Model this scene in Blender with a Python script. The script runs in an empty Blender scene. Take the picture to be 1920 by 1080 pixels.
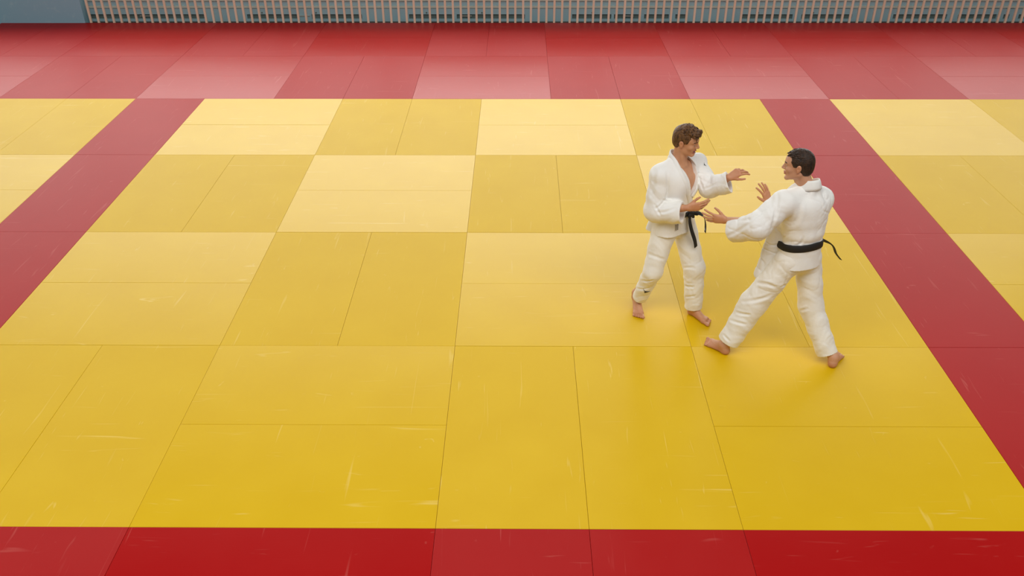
import bpy, math, random
import numpy as np
from mathutils import Vector, Matrix
from mathutils.bvhtree import BVHTree

random.seed(7)
V3 = lambda *a: np.array(a, dtype=float)
S = bpy.context.scene
COL = S.collection

# ------------------------------------------------------------------ camera
cam_d = bpy.data.cameras.new('camera')
cam = bpy.data.objects.new('camera', cam_d)
COL.objects.link(cam)
S.camera = cam
FPX = 1601.9
cam_d.sensor_width = 36.0
cam_d.lens = FPX * 36.0 / 1920.0
cam_d.clip_start = 0.05
YAW, PIT, ROLL = 0.0086, 0.5658, -0.0022
_cy, _sy, _cp, _sp = math.cos(YAW), math.sin(YAW), math.cos(PIT), math.sin(PIT)
fwd = Vector((-_sy * _cp, _cy * _cp, -_sp))
rgt = Vector((_cy, _sy, 0))
up = rgt.cross(fwd)
cr, sr = math.cos(ROLL), math.sin(ROLL)
r2 = rgt * cr + up * sr
u2 = up * cr - rgt * sr
M = Matrix((r2, u2, -fwd)).transposed().to_4x4()
M.translation = Vector((0.5349, -3.8498, 4.2987))
cam.matrix_world = M

# ------------------------------------------------------------------ world and lights
W = bpy.data.worlds.new('world')
S.world = W
W.use_nodes = True
bg = W.node_tree.nodes['Background']
bg.inputs[0].default_value = (0.95, 0.97, 1.0, 1)
bg.inputs[1].default_value = 0.20


def area(name, loc, rot, sx, sy, power, col=(1, 1, 1), spread=180):
    l = bpy.data.lights.new(name, 'AREA')
    l.shape = 'RECTANGLE'
    l.size, l.size_y, l.energy, l.color = sx, sy, power, col
    l.spread = math.radians(spread)
    o = bpy.data.objects.new(name, l)
    o.location = loc
    o.rotation_euler = rot
    COL.objects.link(o)
    return o


# daylight through the long window band above the battens (shines towards the camera)
area('window_light', (-6.0, 12.55, 3.85), (math.radians(-90), 0, 0), 20, 5.7, 1300, (1.0, 0.985, 0.94), 160)
area('window_light', (9.0, 12.55, 3.85), (math.radians(-90), 0, 0), 10, 5.7, 530, (1.0, 0.985, 0.94), 160)
# unseen fill light added high over the camera for diffuse brightness without glare
area('fill_light', (0.0, -3.0, 9.5), (math.radians(30), 0, 0), 20, 5, 1130, (1.0, 0.97, 0.93))

S.view_settings.view_transform = 'Standard'
S.view_settings.look = 'None'
S.view_settings.gamma = 1
S.view_settings.use_curve_mapping = False
S.view_settings.exposure = 0.0


# ------------------------------------------------------------------ helpers
def lin(r, g, b):
    f = lambda c: (c / 255 / 12.92) if c / 255 <= 0.04045 else ((c / 255 + 0.055) / 1.055) ** 2.4
    return (f(r), f(g), f(b), 1)


def mat(name, col, rough=0.6, spec=0.5):
    m = bpy.data.materials.new(name)
    m.use_nodes = True
    b = m.node_tree.nodes['Principled BSDF']
    b.inputs['Base Color'].default_value = col
    b.inputs['Roughness'].default_value = rough
    b.inputs['Specular IOR Level'].default_value = spec
    return m


def node(m, t, **kw):
    n = m.node_tree.nodes.new(t)
    for k, v in kw.items():
        setattr(n, k, v)
    return n


def link(m, a, b):
    m.node_tree.links.new(a, b)


def noise(m, scale, detail=3, coord='Object', vec_scale=None):
    tc = node(m, 'ShaderNodeTexCoord')
    n = node(m, 'ShaderNodeTexNoise')
    n.inputs['Scale'].default_value = scale
    n.inputs['Detail'].default_value = detail
    src = tc.outputs[coord]
    if vec_scale:
        mp = node(m, 'ShaderNodeMapping')
        mp.inputs['Scale'].default_value = vec_scale
        link(m, src, mp.inputs[0])
        src = mp.outputs[0]
    link(m, src, n.inputs['Vector'])
    return n


def mixcol(m, fac, a, b):
    x = node(m, 'ShaderNodeMix', data_type='RGBA')
    link(m, fac, x.inputs[0])
    for s, i in ((a, 6), (b, 7)):
        if hasattr(s, 'links'):
            link(m, s, x.inputs[i])
        else:
            x.inputs[i].default_value = s
    return x.outputs[2]


def ramp(m, fac, lo, hi):
    r = node(m, 'ShaderNodeMapRange')
    r.inputs[1].default_value = lo
    r.inputs[2].default_value = hi
    link(m, fac, r.inputs[0])
    return r.outputs[0]


def bump(m, h, strength, dist):
    b = node(m, 'ShaderNodeBump')
    b.inputs['Strength'].default_value = strength
    b.inputs['Distance'].default_value = dist
    link(m, h, b.inputs['Height'])
    link(m, b.outputs[0], m.node_tree.nodes['Principled BSDF'].inputs['Normal'])
    return b


def tag(o, label=None, cat=None, group=None, kind=None):
    for k, v in (('label', label), ('category', cat), ('group', group), ('kind', kind)):
        if v:
            o[k] = v
    return o


def obj(name, verts, faces, m, parent=None, origin=(0, 0, 0), smooth=False):
    me = bpy.data.meshes.new(name)
    ox, oy, oz = origin
    me.from_pydata([(v[0] - ox, v[1] - oy, v[2] - oz) for v in verts], [], faces)
    for mm in (m if isinstance(m, (list, tuple)) else [m]):
        me.materials.append(mm)
    if smooth:
        me.shade_smooth()
    me.update()
    o = bpy.data.objects.new(name, me)
    COL.objects.link(o)
    if parent:
        o.parent = parent
    else:
        o.location = origin
    return o


class MB:
    def __init__(s):
        s.v, s.f = [], []

    def box(s, x0, x1, y0, y1, z0, z1, bev=0.0):
        n = len(s.v)
        if bev <= 0:
            for z in (z0, z1):
                s.v += [(x0, y0, z), (x1, y0, z), (x1, y1, z), (x0, y1, z)]
            s.f += [tuple(n + i for i in q) for q in
                    ((3, 2, 1, 0), (4, 5, 6, 7), (0, 1, 5, 4), (1, 2, 6, 5), (2, 3, 7, 6), (3, 0, 4, 7))]
        else:
            b = bev
            rings = [(0, z0), (0, z1 - b), (b * 0.3, z1 - b * 0.3), (b, z1)]
            for i, z in rings:
                s.v += [(x0 + i, y0 + i, z), (x1 - i, y0 + i, z), (x1 - i, y1 - i, z), (x0 + i, y1 - i, z)]
            s.f.append((n + 3, n + 2, n + 1, n))
            for k in range(3):
                for j in range(4):
                    a, c = n + 4 * k + j, n + 4 * k + (j + 1) % 4
                    s.f.append((a, c, c + 4, a + 4))
            s.f.append((n + 12, n + 13, n + 14, n + 15))
        return s

    def cyl(s, a, b, r, n=10):
        a, b = Vector(a), Vector(b)
        d = (b - a).normalized()
        x = d.orthogonal().normalized()
        y = d.cross(x)
        k = len(s.v)
        for p in (a, b):
            for i in range(n):
                t = 2 * math.pi * i / n
                s.v.append(tuple(p + (x * math.cos(t) + y * math.sin(t)) * r))
        s.f.append(tuple(k + n - 1 - i for i in range(n)))
        s.f.append(tuple(k + n + i for i in range(n)))
        for i in range(n):
            j = (i + 1) % n
            s.f.append((k + i, k + j, k + n + j, k + n + i))
        return s

    def build(s, name, m, parent=None, origin=(0, 0, 0)):
        return obj(name, s.v, s.f, m, parent, origin)


# ------------------------------------------------------------------ materials of the mats
def mat_material(name, c_main, c_wear, scratch):
    """woven-vinyl judo mat: ribs run along the mat's long side (local X) -> anisotropic sheen"""
    m = mat(name, c_main, 0.42, 0.5)
    b = m.node_tree.nodes['Principled BSDF']
    tc = node(m, 'ShaderNodeTexCoord')
    oi = node(m, 'ShaderNodeObjectInfo')
    add = node(m, 'ShaderNodeVectorMath', operation='ADD')
    mul = node(m, 'ShaderNodeVectorMath', operation='SCALE')
    cmb = node(m, 'ShaderNodeCombineXYZ')
    link(m, oi.outputs['Random'], cmb.inputs[0])
    link(m, oi.outputs['Random'], cmb.inputs[1])
    link(m, cmb.outputs[0], mul.inputs[0])
    mul.inputs['Scale'].default_value = 37.0
    link(m, tc.outputs['Object'], add.inputs[0])
    link(m, mul.outputs[0], add.inputs[1])
    vec = add.outputs[0]

    n1 = node(m, 'ShaderNodeTexNoise')
    n1.inputs['Scale'].default_value = 1.6
    n1.inputs['Detail'].default_value = 4
    link(m, vec, n1.inputs['Vector'])
    col = mixcol(m, ramp(m, n1.outputs[0], 0.35, 0.75), c_main, c_wear)
    # pale scuffs: thin arcs from stretched, warped noise
    for seed, (sx, sy), lo in ((3.1, (1.1, 17), 0.72), (9.7, (15, 1.0), 0.725), (5.2, (2.0, 20), 0.73), (1.3, (7, 7), 0.77)):
        mp = node(m, 'ShaderNodeMapping')
        mp.inputs['Location'].default_value = (seed, seed * 2, 0)
        mp.inputs['Rotation'].default_value = (0, 0, seed)
        mp.inputs['Scale'].default_value = (sx, sy, 1)
        n2 = node(m, 'ShaderNodeTexNoise')
        n2.inputs['Scale'].default_value = 1.0
        n2.inputs['Detail'].default_value = 2
        n2.inputs['Distortion'].default_value = 1.4
        link(m, vec, mp.inputs[0])
        link(m, mp.outputs[0], n2.inputs['Vector'])
        f = ramp(m, n2.outputs[0], lo - 0.03, lo + 0.06)
        mm = node(m, 'ShaderNodeMath', operation='MULTIPLY')
        mm.inputs[1].default_value = 0.30
        link(m, f, mm.inputs[0])
        col = mixcol(m, mm.outputs[0], col, scratch)
    link(m, col, b.inputs['Base Color'])
    b.inputs['IOR'].default_value = 1.3
    # tangent along the local long side
    vt = node(m, 'ShaderNodeVectorTransform', vector_type='VECTOR', convert_from='OBJECT', convert_to='WORLD')
    vt.inputs[0].default_value = (1, 0, 0)
    link(m, vt.outputs[0], b.inputs['Tangent'])
    b.inputs['Anisotropic'].default_value = 0.74
    # straw-pattern emboss
    wv = node(m, 'ShaderNodeTexWave', wave_type='BANDS', bands_direction='Y')
    wv.inputs['Scale'].default_value = 60
    wv.inputs['Distortion'].default_value = 1.5
    link(m, tc.outputs['Object'], wv.inputs['Vector'])
    n3 = node(m, 'ShaderNodeTexNoise')
    n3.inputs['Scale'].default_value = 220
    link(m, vec, n3.inputs['Vector'])
    ad = node(m, 'ShaderNodeMath', operation='ADD')
    link(m, wv.outputs[0], ad.inputs[0])
    link(m, n3.outputs[0], ad.inputs[1])
    bump(m, ad.outputs[0], 0.10, 0.001)
    return m


M_YEL = mat_material('yellow_mat_vinyl', (0.68, 0.425, 0.001, 1), (0.71, 0.455, 0.005, 1), lin(246, 222, 140))
M_RED = mat_material('red_mat_vinyl', (0.385, 0.0, 0.0, 1), (0.40, 0.003, 0.002, 1), lin(205, 110, 100))
M_FLOOR = mat('floor_concrete', lin(90, 80, 70), 0.8)
nz = noise(M_FLOOR, 6)
link(M_FLOOR, mixcol(M_FLOOR, nz.outputs[0], lin(80, 72, 62), lin(100, 90, 80)),
     M_FLOOR.node_tree.nodes['Principled BSDF'].inputs['Base Color'])

# ------------------------------------------------------------------ setting
fl = MB().box(-16, 16, -7, 12.42, -0.20, -0.045).build('floor', M_FLOOR)
tag(fl, kind='structure')

# one mat mesh, shared by every mat of a colour
def mat_mesh(name, m, L=2.0, Wd=1.0):
    g = 0.0009
    mb = MB().box(-L / 2 + g, L / 2 - g, -Wd / 2 + g, Wd / 2 - g, -0.045, 0, bev=0.002)
    me = bpy.data.meshes.new(name)
    me.from_pydata(mb.v, [], mb.f)
    me.materials.append(m)
    me.update()
    return me


MESH_Y = mat_mesh('yellow_judo_mat', M_YEL)
MESH_R = mat_mesh('red_judo_mat', M_RED)
ordn = ['first', 'second', 'third', 'fourth', 'fifth', 'sixth', 'seventh', 'eighth', 'ninth', 'tenth']


def judo_mat(colr, cx, cy, horizontal, label, group):
    o = bpy.data.objects.new('judo_mat', MESH_Y if colr == 'yellow' else MESH_R)
    COL.objects.link(o)
    h = (math.sin(cx * 12.9 + cy * 78.2) * 43758.5) % 1
    o.location = (cx, cy, -h * 0.0012)
    o.rotation_euler = (0, 0, 0 if horizontal else math.pi / 2)
    tag(o, label, 'mat', group)
    return o


def square(colr, x, y, horizontal, where, group, near_only=False, far_only=False):
    pale = {'yellow': ('pale yellow', 'deep yellow'), 'red': ('paler red', 'darker red')}[colr][0 if horizontal else 1]
    if horizontal:
        if not far_only:
            judo_mat(colr, x + 1, y + 0.5, True, f'{pale} mat, near half, {where}', group)
        if not near_only:
            judo_mat(colr, x + 1, y + 1.5, True, f'{pale} mat, far half, {where}', group)
    else:
        judo_mat(colr, x + 0.5, y + 1, False, f'{pale} mat, left half, {where}', group)
        judo_mat(colr, x + 1.5, y + 1, False, f'{pale} mat, right half, {where}', group)


rows = ['front row', 'second row', 'third row', 'farthest row']
colsn = ['first', 'second', 'third', 'fourth']
for j in range(4):
    for i in range(-2, 2):
        square('yellow', 2 * i, 2 * j, (i + j) % 2 == 1,
               f'{colsn[i + 2]} square from left stripe, {rows[j]}, middle field',
               'yellow mats of the middle field')
for j in range(1, 4):       # beyond the right red stripe
    square('yellow', 5, 2 * j, j % 2 == 1, f'square just right of right stripe, {rows[j]}',
           'yellow mats beyond the right stripe')
judo_mat('yellow', 7.5, 7, False, 'deep yellow mat at the far right picture edge, touching the back red border',
         'yellow mats beyond the right stripe')
for j in (2, 3):            # beyond the left red stripe
    square('yellow', -7, 2 * j, j % 2 == 0, f'square just left of left stripe, {rows[j]}',
           'yellow mats beyond the left stripe')
for j in range(4):          # the two red stripes
    if j >= 1:
        judo_mat('red', -4.5, 2 * j + 1, False, f'red mat in left stripe, beside {rows[j]} of yellow squares',
                 'red mats of the left stripe')
    judo_mat('red', 4.5, 2 * j + 1, False, f'red mat in right stripe, beside {rows[j]} of yellow squares',
             'red mats of the right stripe')
for j, y in enumerate((8, 10)):     # red border at the back
    rn = ['border row against yellow', 'border row under battens'][j]
    for k, x in enumerate(range(-9, 11, 2)):
        if j == 0 and x > 8:
            continue
        hz = ((k + j) % 2 == 0)
        square('red', x, y, hz, f'{ordn[min(k, 9)]} square from left, {rn}' if k < 10 else f'rightmost square, {rn}',
               'red mats of the back border')
# front border: only the metre nearest the yellow shows
judo_mat('red', -2.5, -1, False, 'dark red mat at the bottom left picture corner', 'red mats of the front border')
judo_mat('red', -1, -0.5, True, 'lighter red mat lying lengthwise in front border, left of centre', 'red mats of the front border')
judo_mat('red', 0.5, -1, False, 'red mat in front border just right of the lighter lengthwise mat', 'red mats of the front border')
judo_mat('red', 1.5, -1, False, 'red mat in front border, second right of the lighter lengthwise mat', 'red mats of the front border')
judo_mat('red', 3, -0.5, True, 'red mat lying lengthwise in front border, below the right fighter', 'red mats of the front border')

# ---- back wall, bleacher fronts, battens
M_WALL = mat('blue_grey_paint', lin(166, 208, 222), 0.55)
nz = noise(M_WALL, 3, 4)
link(M_WALL, mixcol(M_WALL, nz.outputs[0], lin(162, 204, 218), lin(178, 214, 224)),
     M_WALL.node_tree.nodes['Principled BSDF'].inputs['Base Color'])
M_SLOT = mat('dark_slot', lin(104, 122, 118), 0.8)
M_LEDGE = mat('pale_grey_ledge', lin(206, 220, 210), 0.5)
M_STEEL = mat('steel_handle', lin(190, 190, 180), 0.35)
M_BOARD = mat('grey_board_paint', lin(146, 190, 206), 0.45)
nz = noise(M_BOARD, 9, 5)
link(M_BOARD, mixcol(M_BOARD, ramp(M_BOARD, nz.outputs[0], 0.55, 0.8), lin(146, 190, 206), lin(166, 202, 212)),
     M_BOARD.node_tree.nodes['Principled BSDF'].inputs['Base Color'])
M_WOOD = mat('pine_batten', lin(214, 178, 140), 0.6)
oi = node(M_WOOD, 'ShaderNodeObjectInfo')
nz = noise(M_WOOD, 14, 4, vec_scale=(1, 1, 0.12))
c1 = mixcol(M_WOOD, nz.outputs[0], lin(236, 212, 184), lin(246, 228, 204))
c2 = mixcol(M_WOOD, nz.outputs[0], lin(230, 202, 172), lin(242, 218, 192))
link(M_WOOD, mixcol(M_WOOD, oi.outputs['Random'], c1, c2),
     M_WOOD.node_tree.nodes['Principled BSDF'].inputs['Base Color'])

wb = MB().box(-16, 16, 12.40, 12.60, -0.20, 0.98)
tag(wb.build('wall_back', M_WALL), kind='structure')
tag(MB().box(-16, 16, 12.34, 12.62, 0.98, 1.02).build('trim_1', M_LEDGE), kind='structure')
fr = MB()
for k in range(14):
    x = -14 + 2 * k
    fr.box(x - 0.03, x + 0.03, 12.40, 12.50, 1.02, 6.8)
fr.box(-14.1, 12.1, 12.40, 12.50, 6.7, 6.8)
tag(fr.build('window_1', M_LEDGE), kind='structure')

bx = lambda px: 0.407 + (px - 960) * 0.00997     # picture column -> metres along the bleacher front
bl = bpy.data.objects.new('folded_bleacher', None)
COL.objects.link(bl)
bl.location = (1, 12.3, -0.045)
tag(bl, 'blue-grey folded bleacher front with dark slots behind the wooden battens', 'bleacher')
BO = (1, 12.3, -0.045)
slots = [(150, 386), (465, 562), (586, 680), (768, 848), (857, 984), (1072, 1145), (1150, 1200), (1206, 1252),
         (1264, 1287), (1385, 1482), (1498, 1592), (1668, 1768), (1788, 1860), (1872, 1883), (1900, 1940)]
thin = [(1206, 1250), (1264, 1287), (1390, 1432), (1441, 1482), (1498, 1592), (1680, 1768), (1786, 1862), (1872, 1888)]
# front board with real recesses: built as strips around the slots
fb = MB()
X0, X1 = -7.7, 10.6
fb.box(X0, X1, 12.26, 12.39, -0.045, 0.0)
fb.box(X0, X1, 12.26, 12.39, 0.085, 0.19)
fb.box(X0, X1, 12.26, 12.39, 0.205, 0.60)
for seq, z0, z1 in ((slots, 0.0, 0.085), (thin, 0.19, 0.205)):
    x = X0
    for a, b in seq:
        fb.box(x, bx(a), 12.26, 12.39, z0, z1)
        x = bx(b)
    if x < X1:
        fb.box(x, X1, 12.26, 12.39, z0, z1)
fb.build('front_board', M_WALL, bl, BO)
for a, b in slots:
    MB().box(bx(a), bx(b), 12.30, 12.38, 0.0, 0.085).build('slot', M_SLOT, bl, BO)
for a, b in thin:
    MB().box(bx(a), bx(b), 12.28, 12.38, 0.19, 0.205).build('gap', M_SLOT, bl, BO)
MB().box(X0, X1, 12.235, 12.26, 0.205, 0.245, 0.004).build('ledge', M_LEDGE, bl, BO)
MB().box(X0, X1, 12.22, 12.26, 0.335, 0.40, 0.004).build('ledge', M_LEDGE, bl, BO)
for px in (275, 573, 875, 1176):
    x = bx(px)
    MB().cyl((x - 0.10, 12.245, 0.058), (x + 0.10, 12.245, 0.058), 0.0075).cyl(
        (x - 0.09, 12.245, 0.058), (x - 0.09, 12.262, 0.058), 0.006).cyl(
        (x + 0.09, 12.245, 0.058), (x + 0.09, 12.262, 0.058), 0.006).build('handle', M_STEEL, bl, BO)
for px in (494, 595, 801, 904, 1109, 1212, 1417, 1519):
    x = bx(px)
    MB().cyl((x, 12.25, 0.115), (x, 12.262, 0.115), 0.014).build('bolt', M_SLOT, bl, BO)

bd = MB().box(-12.5, -7.445, 11.985, 12.20, -0.045, 1.05, 0.004).build('wall_board', M_BOARD, None, (-10, 12.1, -0.045))
tag(bd, 'plain grey painted board at the far left end of the wooden battens', 'panel')

scr = bpy.data.objects.new('batten_screen', None)
COL.objects.link(scr)
SO = (1, 12.02, -0.045)
scr.location = SO
tag(scr, 'long screen of upright pale pine battens along the back wall', 'screen')
MB().box(-7.35, 10.6, 12.028, 12.06, 0.62, 0.70).box(-7.35, 10.6, 12.028, 12.06, 0.94, 1.02).build('rail', M_WOOD, scr, SO)
bat0 = None
n_b = 0
rest = MB()
x = -7.345
while x < 10.2:
    if x > 7.4:
        rest.box(x - 0.019, x + 0.019, 12.0, 12.028, -0.045, 1.05)
    elif bat0 is None:
        bat0 = MB().box(-0.019, 0.019, -0.02, 0.008, 0, 1.095, 0.002).build('batten', M_WOOD, scr)
        bat0.location = (x - SO[0], 0, 0)
        n_b += 1
    elif n_b < 100:
        c = bat0.copy()
        COL.objects.link(c)
        c.parent = scr
        c.location = (x - SO[0], 0, 0)
        n_b += 1
    else:
        rest.box(x - 0.019, x + 0.019, 12.0, 12.028, -0.045, 1.05)
    x += 0.1421
tag(rest.build('batten', M_WOOD, scr, SO), kind='stuff')


# ------------------------------------------------------------------ implicit-surface modeller (for the two fighters)
def unit(v):
    v = np.asarray(v, float)
    return v / np.linalg.norm(v)


def hash3(ix, iy, iz):
    h = (ix * 374761393 + iy * 668265263 + iz * 2147483647 + 1013904223) & 0x7fffffff
    h = ((h ^ (h >> 13)) * 1274126177) & 0x7fffffff
    return ((h ^ (h >> 16)) & 0xffff) / 65535.0


def vnoise(p, scale, seed=0):
    q = p * scale + seed * 17.31
    i = np.floor(q).astype(np.int64)
    f = q - i
    f = f * f * (3 - 2 * f)
    out = 0
    for dx in (0, 1):
        for dy in (0, 1):
            for dz in (0, 1):
                w = (f[:, 0] if dx else 1 - f[:, 0]) * (f[:, 1] if dy else 1 - f[:, 1]) * (f[:, 2] if dz else 1 - f[:, 2])
                out = out + w * hash3(i[:, 0] + dx, i[:, 1] + dy, i[:, 2] + dz)
    return out * 2 - 1


class Field:
    def __init__(s, lo, hi, h):
        s.h = h
        s.lo = np.array(lo, float)
        s.n = np.ceil((np.array(hi) - s.lo) / h).astype(int) + 1
        s.d = np.full(tuple(s.n), 0.2, np.float32)

    def sub(s, lo, hi):
        a = np.clip(np.floor((np.array(lo) - s.lo) / s.h).astype(int), 0, s.n - 1)
        b = np.clip(np.ceil((np.array(hi) - s.lo) / s.h).astype(int) + 1, 1, s.n)
        sl = tuple(slice(a[i], b[i]) for i in range(3))
        ax = [(s.lo[i] + s.h * np.arange(a[i], b[i])).astype(np.float32) for i in range(3)]
        return sl, ax

    def combine(s, sl, e, k, mode):
        d = s.d[sl]
        if mode == 'sub':
            e = -e
            if k > 0:
                hh = np.clip(0.5 - 0.5 * (d - e) / k, 0, 1)
                s.d[sl] = d * (1 - hh) + e * hh + k * hh * (1 - hh)
            else:
                s.d[sl] = np.maximum(d, e)
        else:
            if k > 0:
                hh = np.clip(0.5 + 0.5 * (d - e) / k, 0, 1)
                s.d[sl] = d * (1 - hh) + e * hh - k * hh * (1 - hh)
            else:
                s.d[sl] = np.minimum(d, e)

    def cone(s, a, b, ra, rb, k=0.02, mode='add', flat=None, fold=None):
        """tapered capsule; flat=(dir, ratio) squashes across dir; fold=(amp, waves, twist, phase)"""
        a, b = np.asarray(a, float), np.asarray(b, float)
        r = max(ra, rb) + k + 0.02
        sl, ax = s.sub(np.minimum(a, b) - r, np.maximum(a, b) + r)
        X = ax[0][:, None, None] - a[0]
        Y = ax[1][None, :, None] - a[1]
        Z = ax[2][None, None, :] - a[2]
        ab = b - a
        L2 = float(ab @ ab) + 1e-12
        t = np.clip((X * ab[0] + Y * ab[1] + Z * ab[2]) / L2, 0, 1)
        qx, qy, qz = X - t * ab[0], Y - t * ab[1], Z - t * ab[2]
        if flat is not None:
            n, ratio = unit(flat[0]), flat[1]
            c = qx * n[0] + qy * n[1] + qz * n[2]
            g = (1 / ratio - 1) * c
            qx, qy, qz = qx + g * n[0], qy + g * n[1], qz + g * n[2]
        rad = ra + (rb - ra) * t
        if fold is not None:
            amp, waves, tw, ph = fold
            e1 = unit(np.cross(ab, V3(0.3, 0.5, 0.81)))
            e2 = unit(np.cross(ab, e1))
            ang = np.arctan2(qx * e2[0] + qy * e2[1] + qz * e2[2], qx * e1[0] + qy * e1[1] + qz * e1[2])
            w = np.sin(2 * math.pi * waves * t + tw * ang + ph + 1.1 * np.sin(ang * 2 + ph) + 0.8 * np.sin(3 * ang + 5 * t))
            rad = rad + amp * (w * np.abs(w)) * np.clip(t * 6 + 0.3, 0, 1) * np.clip((1 - t) * 4, 0, 1)
        e = np.sqrt(qx * qx + qy * qy + qz * qz) - rad
        if flat is not None:
            e = e * (0.5 + 0.5 * flat[1])
        s.combine(sl, e.astype(np.float32), k, mode)

    def ell(s, c, R, rad, k=0.02, mode='add'):
        """ellipsoid at c, R = 3 row axes, rad = 3 radii"""
        c, R, rad = np.asarray(c, float), np.asarray(R, float), np.asarray(rad, float)
        ext = np.sqrt(((R * rad[:, None]) ** 2).sum(0)) + k + 0.02
        sl, ax = s.sub(c - ext, c + ext)
        X = ax[0][:, None, None] - c[0]
        Y = ax[1][None, :, None] - c[1]
        Z = ax[2][None, None, :] - c[2]
        k0 = 0
        k1 = 0
        for i in range(3):
            q = X * R[i, 0] + Y * R[i, 1] + Z * R[i, 2]
            k0 = k0 + (q / rad[i]) ** 2
            k1 = k1 + (q / rad[i] ** 2) ** 2
        k0 = np.sqrt(k0)
        e = k0 * (k0 - 1) / np.sqrt(k1 + 1e-9)
        e = np.where(k0 < 0.3, -min(rad) * 0.7, e)
        s.combine(sl, e.astype(np.float32), k, mode)

    def func(s, lo, hi, fn, k=0.0, mode='add'):
        sl, ax = s.sub(lo, hi)
        X, Y, Z = np.meshgrid(*ax, indexing='ij')
        s.combine(sl, fn(X, Y, Z).astype(np.float32), k, mode)

    def displace(s, fn, band=0.02):
        idx = np.nonzero(np.abs(s.d) < band)
        p = np.stack([s.lo[i] + s.h * idx[i] for i in range(3)], 1)
        s.d[idx] += fn(p).astype(np.float32)

    def mesh(s, zmin=None):
        d = s.d
        d[0], d[-1], d[:, 0], d[:, -1], d[:, :, 0], d[:, :, -1] = [0.1] * 6
        ins = d < 0
        nx, ny, nz = d.shape
        mix = np.zeros((nx - 1, ny - 1, nz - 1), np.uint8)
        for dx in (0, 1):
            for dy in (0, 1):
                for dz in (0, 1):
                    mix += ins[dx:nx - 1 + dx, dy:ny - 1 + dy, dz:nz - 1 + dz]
        act = np.nonzero((mix > 0) & (mix < 8))
        N = len(act[0])
        idm = np.full(mix.shape, -1, np.int32)
        idm[act] = np.arange(N)
        acc = np.zeros((N, 3))
        cnt = np.zeros(N)
        corners = [(a, b, c) for a in (0, 1) for b in (0, 1) for c in (0, 1)]
        val = {c: d[act[0] + c[0], act[1] + c[1], act[2] + c[2]] for c in corners}
        for c in corners:
            for axi in range(3):
                if c[axi] == 0:
                    c2 = list(c)
                    c2[axi] = 1
                    c2 = tuple(c2)
                    va, vb = val[c], val[c2]
                    cr_ = (va < 0) != (vb < 0)
                    t = np.where(cr_, va / np.where(cr_, va - vb, 1), 0)
                    p = np.tile(np.array(c, float), (N, 1))
                    p[:, axi] = t
                    acc += p * cr_[:, None]
                    cnt += cr_
        acc /= cnt[:, None]
        verts = s.lo + s.h * (np.stack(act, 1) + acc)
        quads = []
        for axi in range(3):
            u, w = [(1, 2), (2, 0), (0, 1)][axi]
            sa = [slice(None)] * 3
            sb = [slice(None)] * 3
            sa[axi] = slice(0, -1)
            sb[axi] = slice(1, None)
            A, B = ins[tuple(sa)], ins[tuple(sb)]
            e = np.nonzero(A != B)
            e = [x.copy() for x in e]
            ok = (e[u] > 0) & (e[w] > 0) & (e[u] < d.shape[u] - 1) & (e[w] < d.shape[w] - 1)
            e = [x[ok] for x in e]
            flip = ~A[tuple(e)]

            def g(du, dw):
                q = [x.copy() for x in e]
                q[u] = q[u] - du
                q[w] = q[w] - dw
                return idm[tuple(q)]
            q = np.stack([g(0, 0), g(1, 0), g(1, 1), g(0, 1)], 1)
            q[flip] = q[flip][:, ::-1]
            quads.append(q)
        F = np.concatenate(quads)
        return verts, F


def np_obj(name, verts, F, mats, parent, origin, matidx=None):
    me = bpy.data.meshes.new(name)
    v = (verts - np.array(origin)).astype(np.float32)
    me.vertices.add(len(v))
    me.vertices.foreach_set('co', v.ravel())
    me.loops.add(len(F) * 4)
    me.loops.foreach_set('vertex_index', F.astype(np.int32).ravel())
    me.polygons.add(len(F))
    me.polygons.foreach_set('loop_start', np.arange(0, len(F) * 4, 4, dtype=np.int32))
    me.update(calc_edges=True)
    me.validate()
    for m in mats:
        me.materials.append(m)
    if matidx is not None and len(me.polygons) == len(F):
        me.polygons.foreach_set('material_index', matidx.astype(np.int32))
    me.shade_smooth()
    me.update()
    o = bpy.data.objects.new(name, me)
    COL.objects.link(o)
    o.parent = parent
    return o


def relax(verts, F, it=1, f=0.5):
    """light smoothing of a surface-net mesh"""
    n = len(verts)
    for _ in range(it):
        acc = np.zeros_like(verts)
        cnt = np.zeros(n)
        for a, b in ((0, 1), (1, 2), (2, 3), (3, 0)):
            for c, e in ((a, b), (b, a)):
                for ax in range(3):
                    acc[:, ax] += np.bincount(F[:, c], verts[F[:, e], ax], n)
                cnt += np.bincount(F[:, c], minlength=n)
        verts = verts * (1 - f) + f * acc / cnt[:, None]
    return verts


class Frame:
    """local axes: l = the person's left, f = forward, u = up"""
    def __init__(s, o, u, f, sc=1.0):
        s.o = np.asarray(o, float)
        s.u = unit(u)
        f = np.asarray(f, float)
        s.f = unit(f - (f @ s.u) * s.u)
        s.l = np.cross(s.u, s.f)
        s.sc = sc
        s.R = np.array([s.l, s.f, s.u])

    def __call__(s, l, f, u):
        return s.o + s.sc * (l * s.l + f * s.f + u * s.u)

    def loc(s, P):
        return ((P - s.o) @ s.R.T) / s.sc


def rot(v, axis, ang):
    axis = unit(axis)
    c, s_ = math.cos(ang), math.sin(ang)
    return v * c + np.cross(axis, v) * s_ + axis * (axis @ v) * (1 - c)


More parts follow.
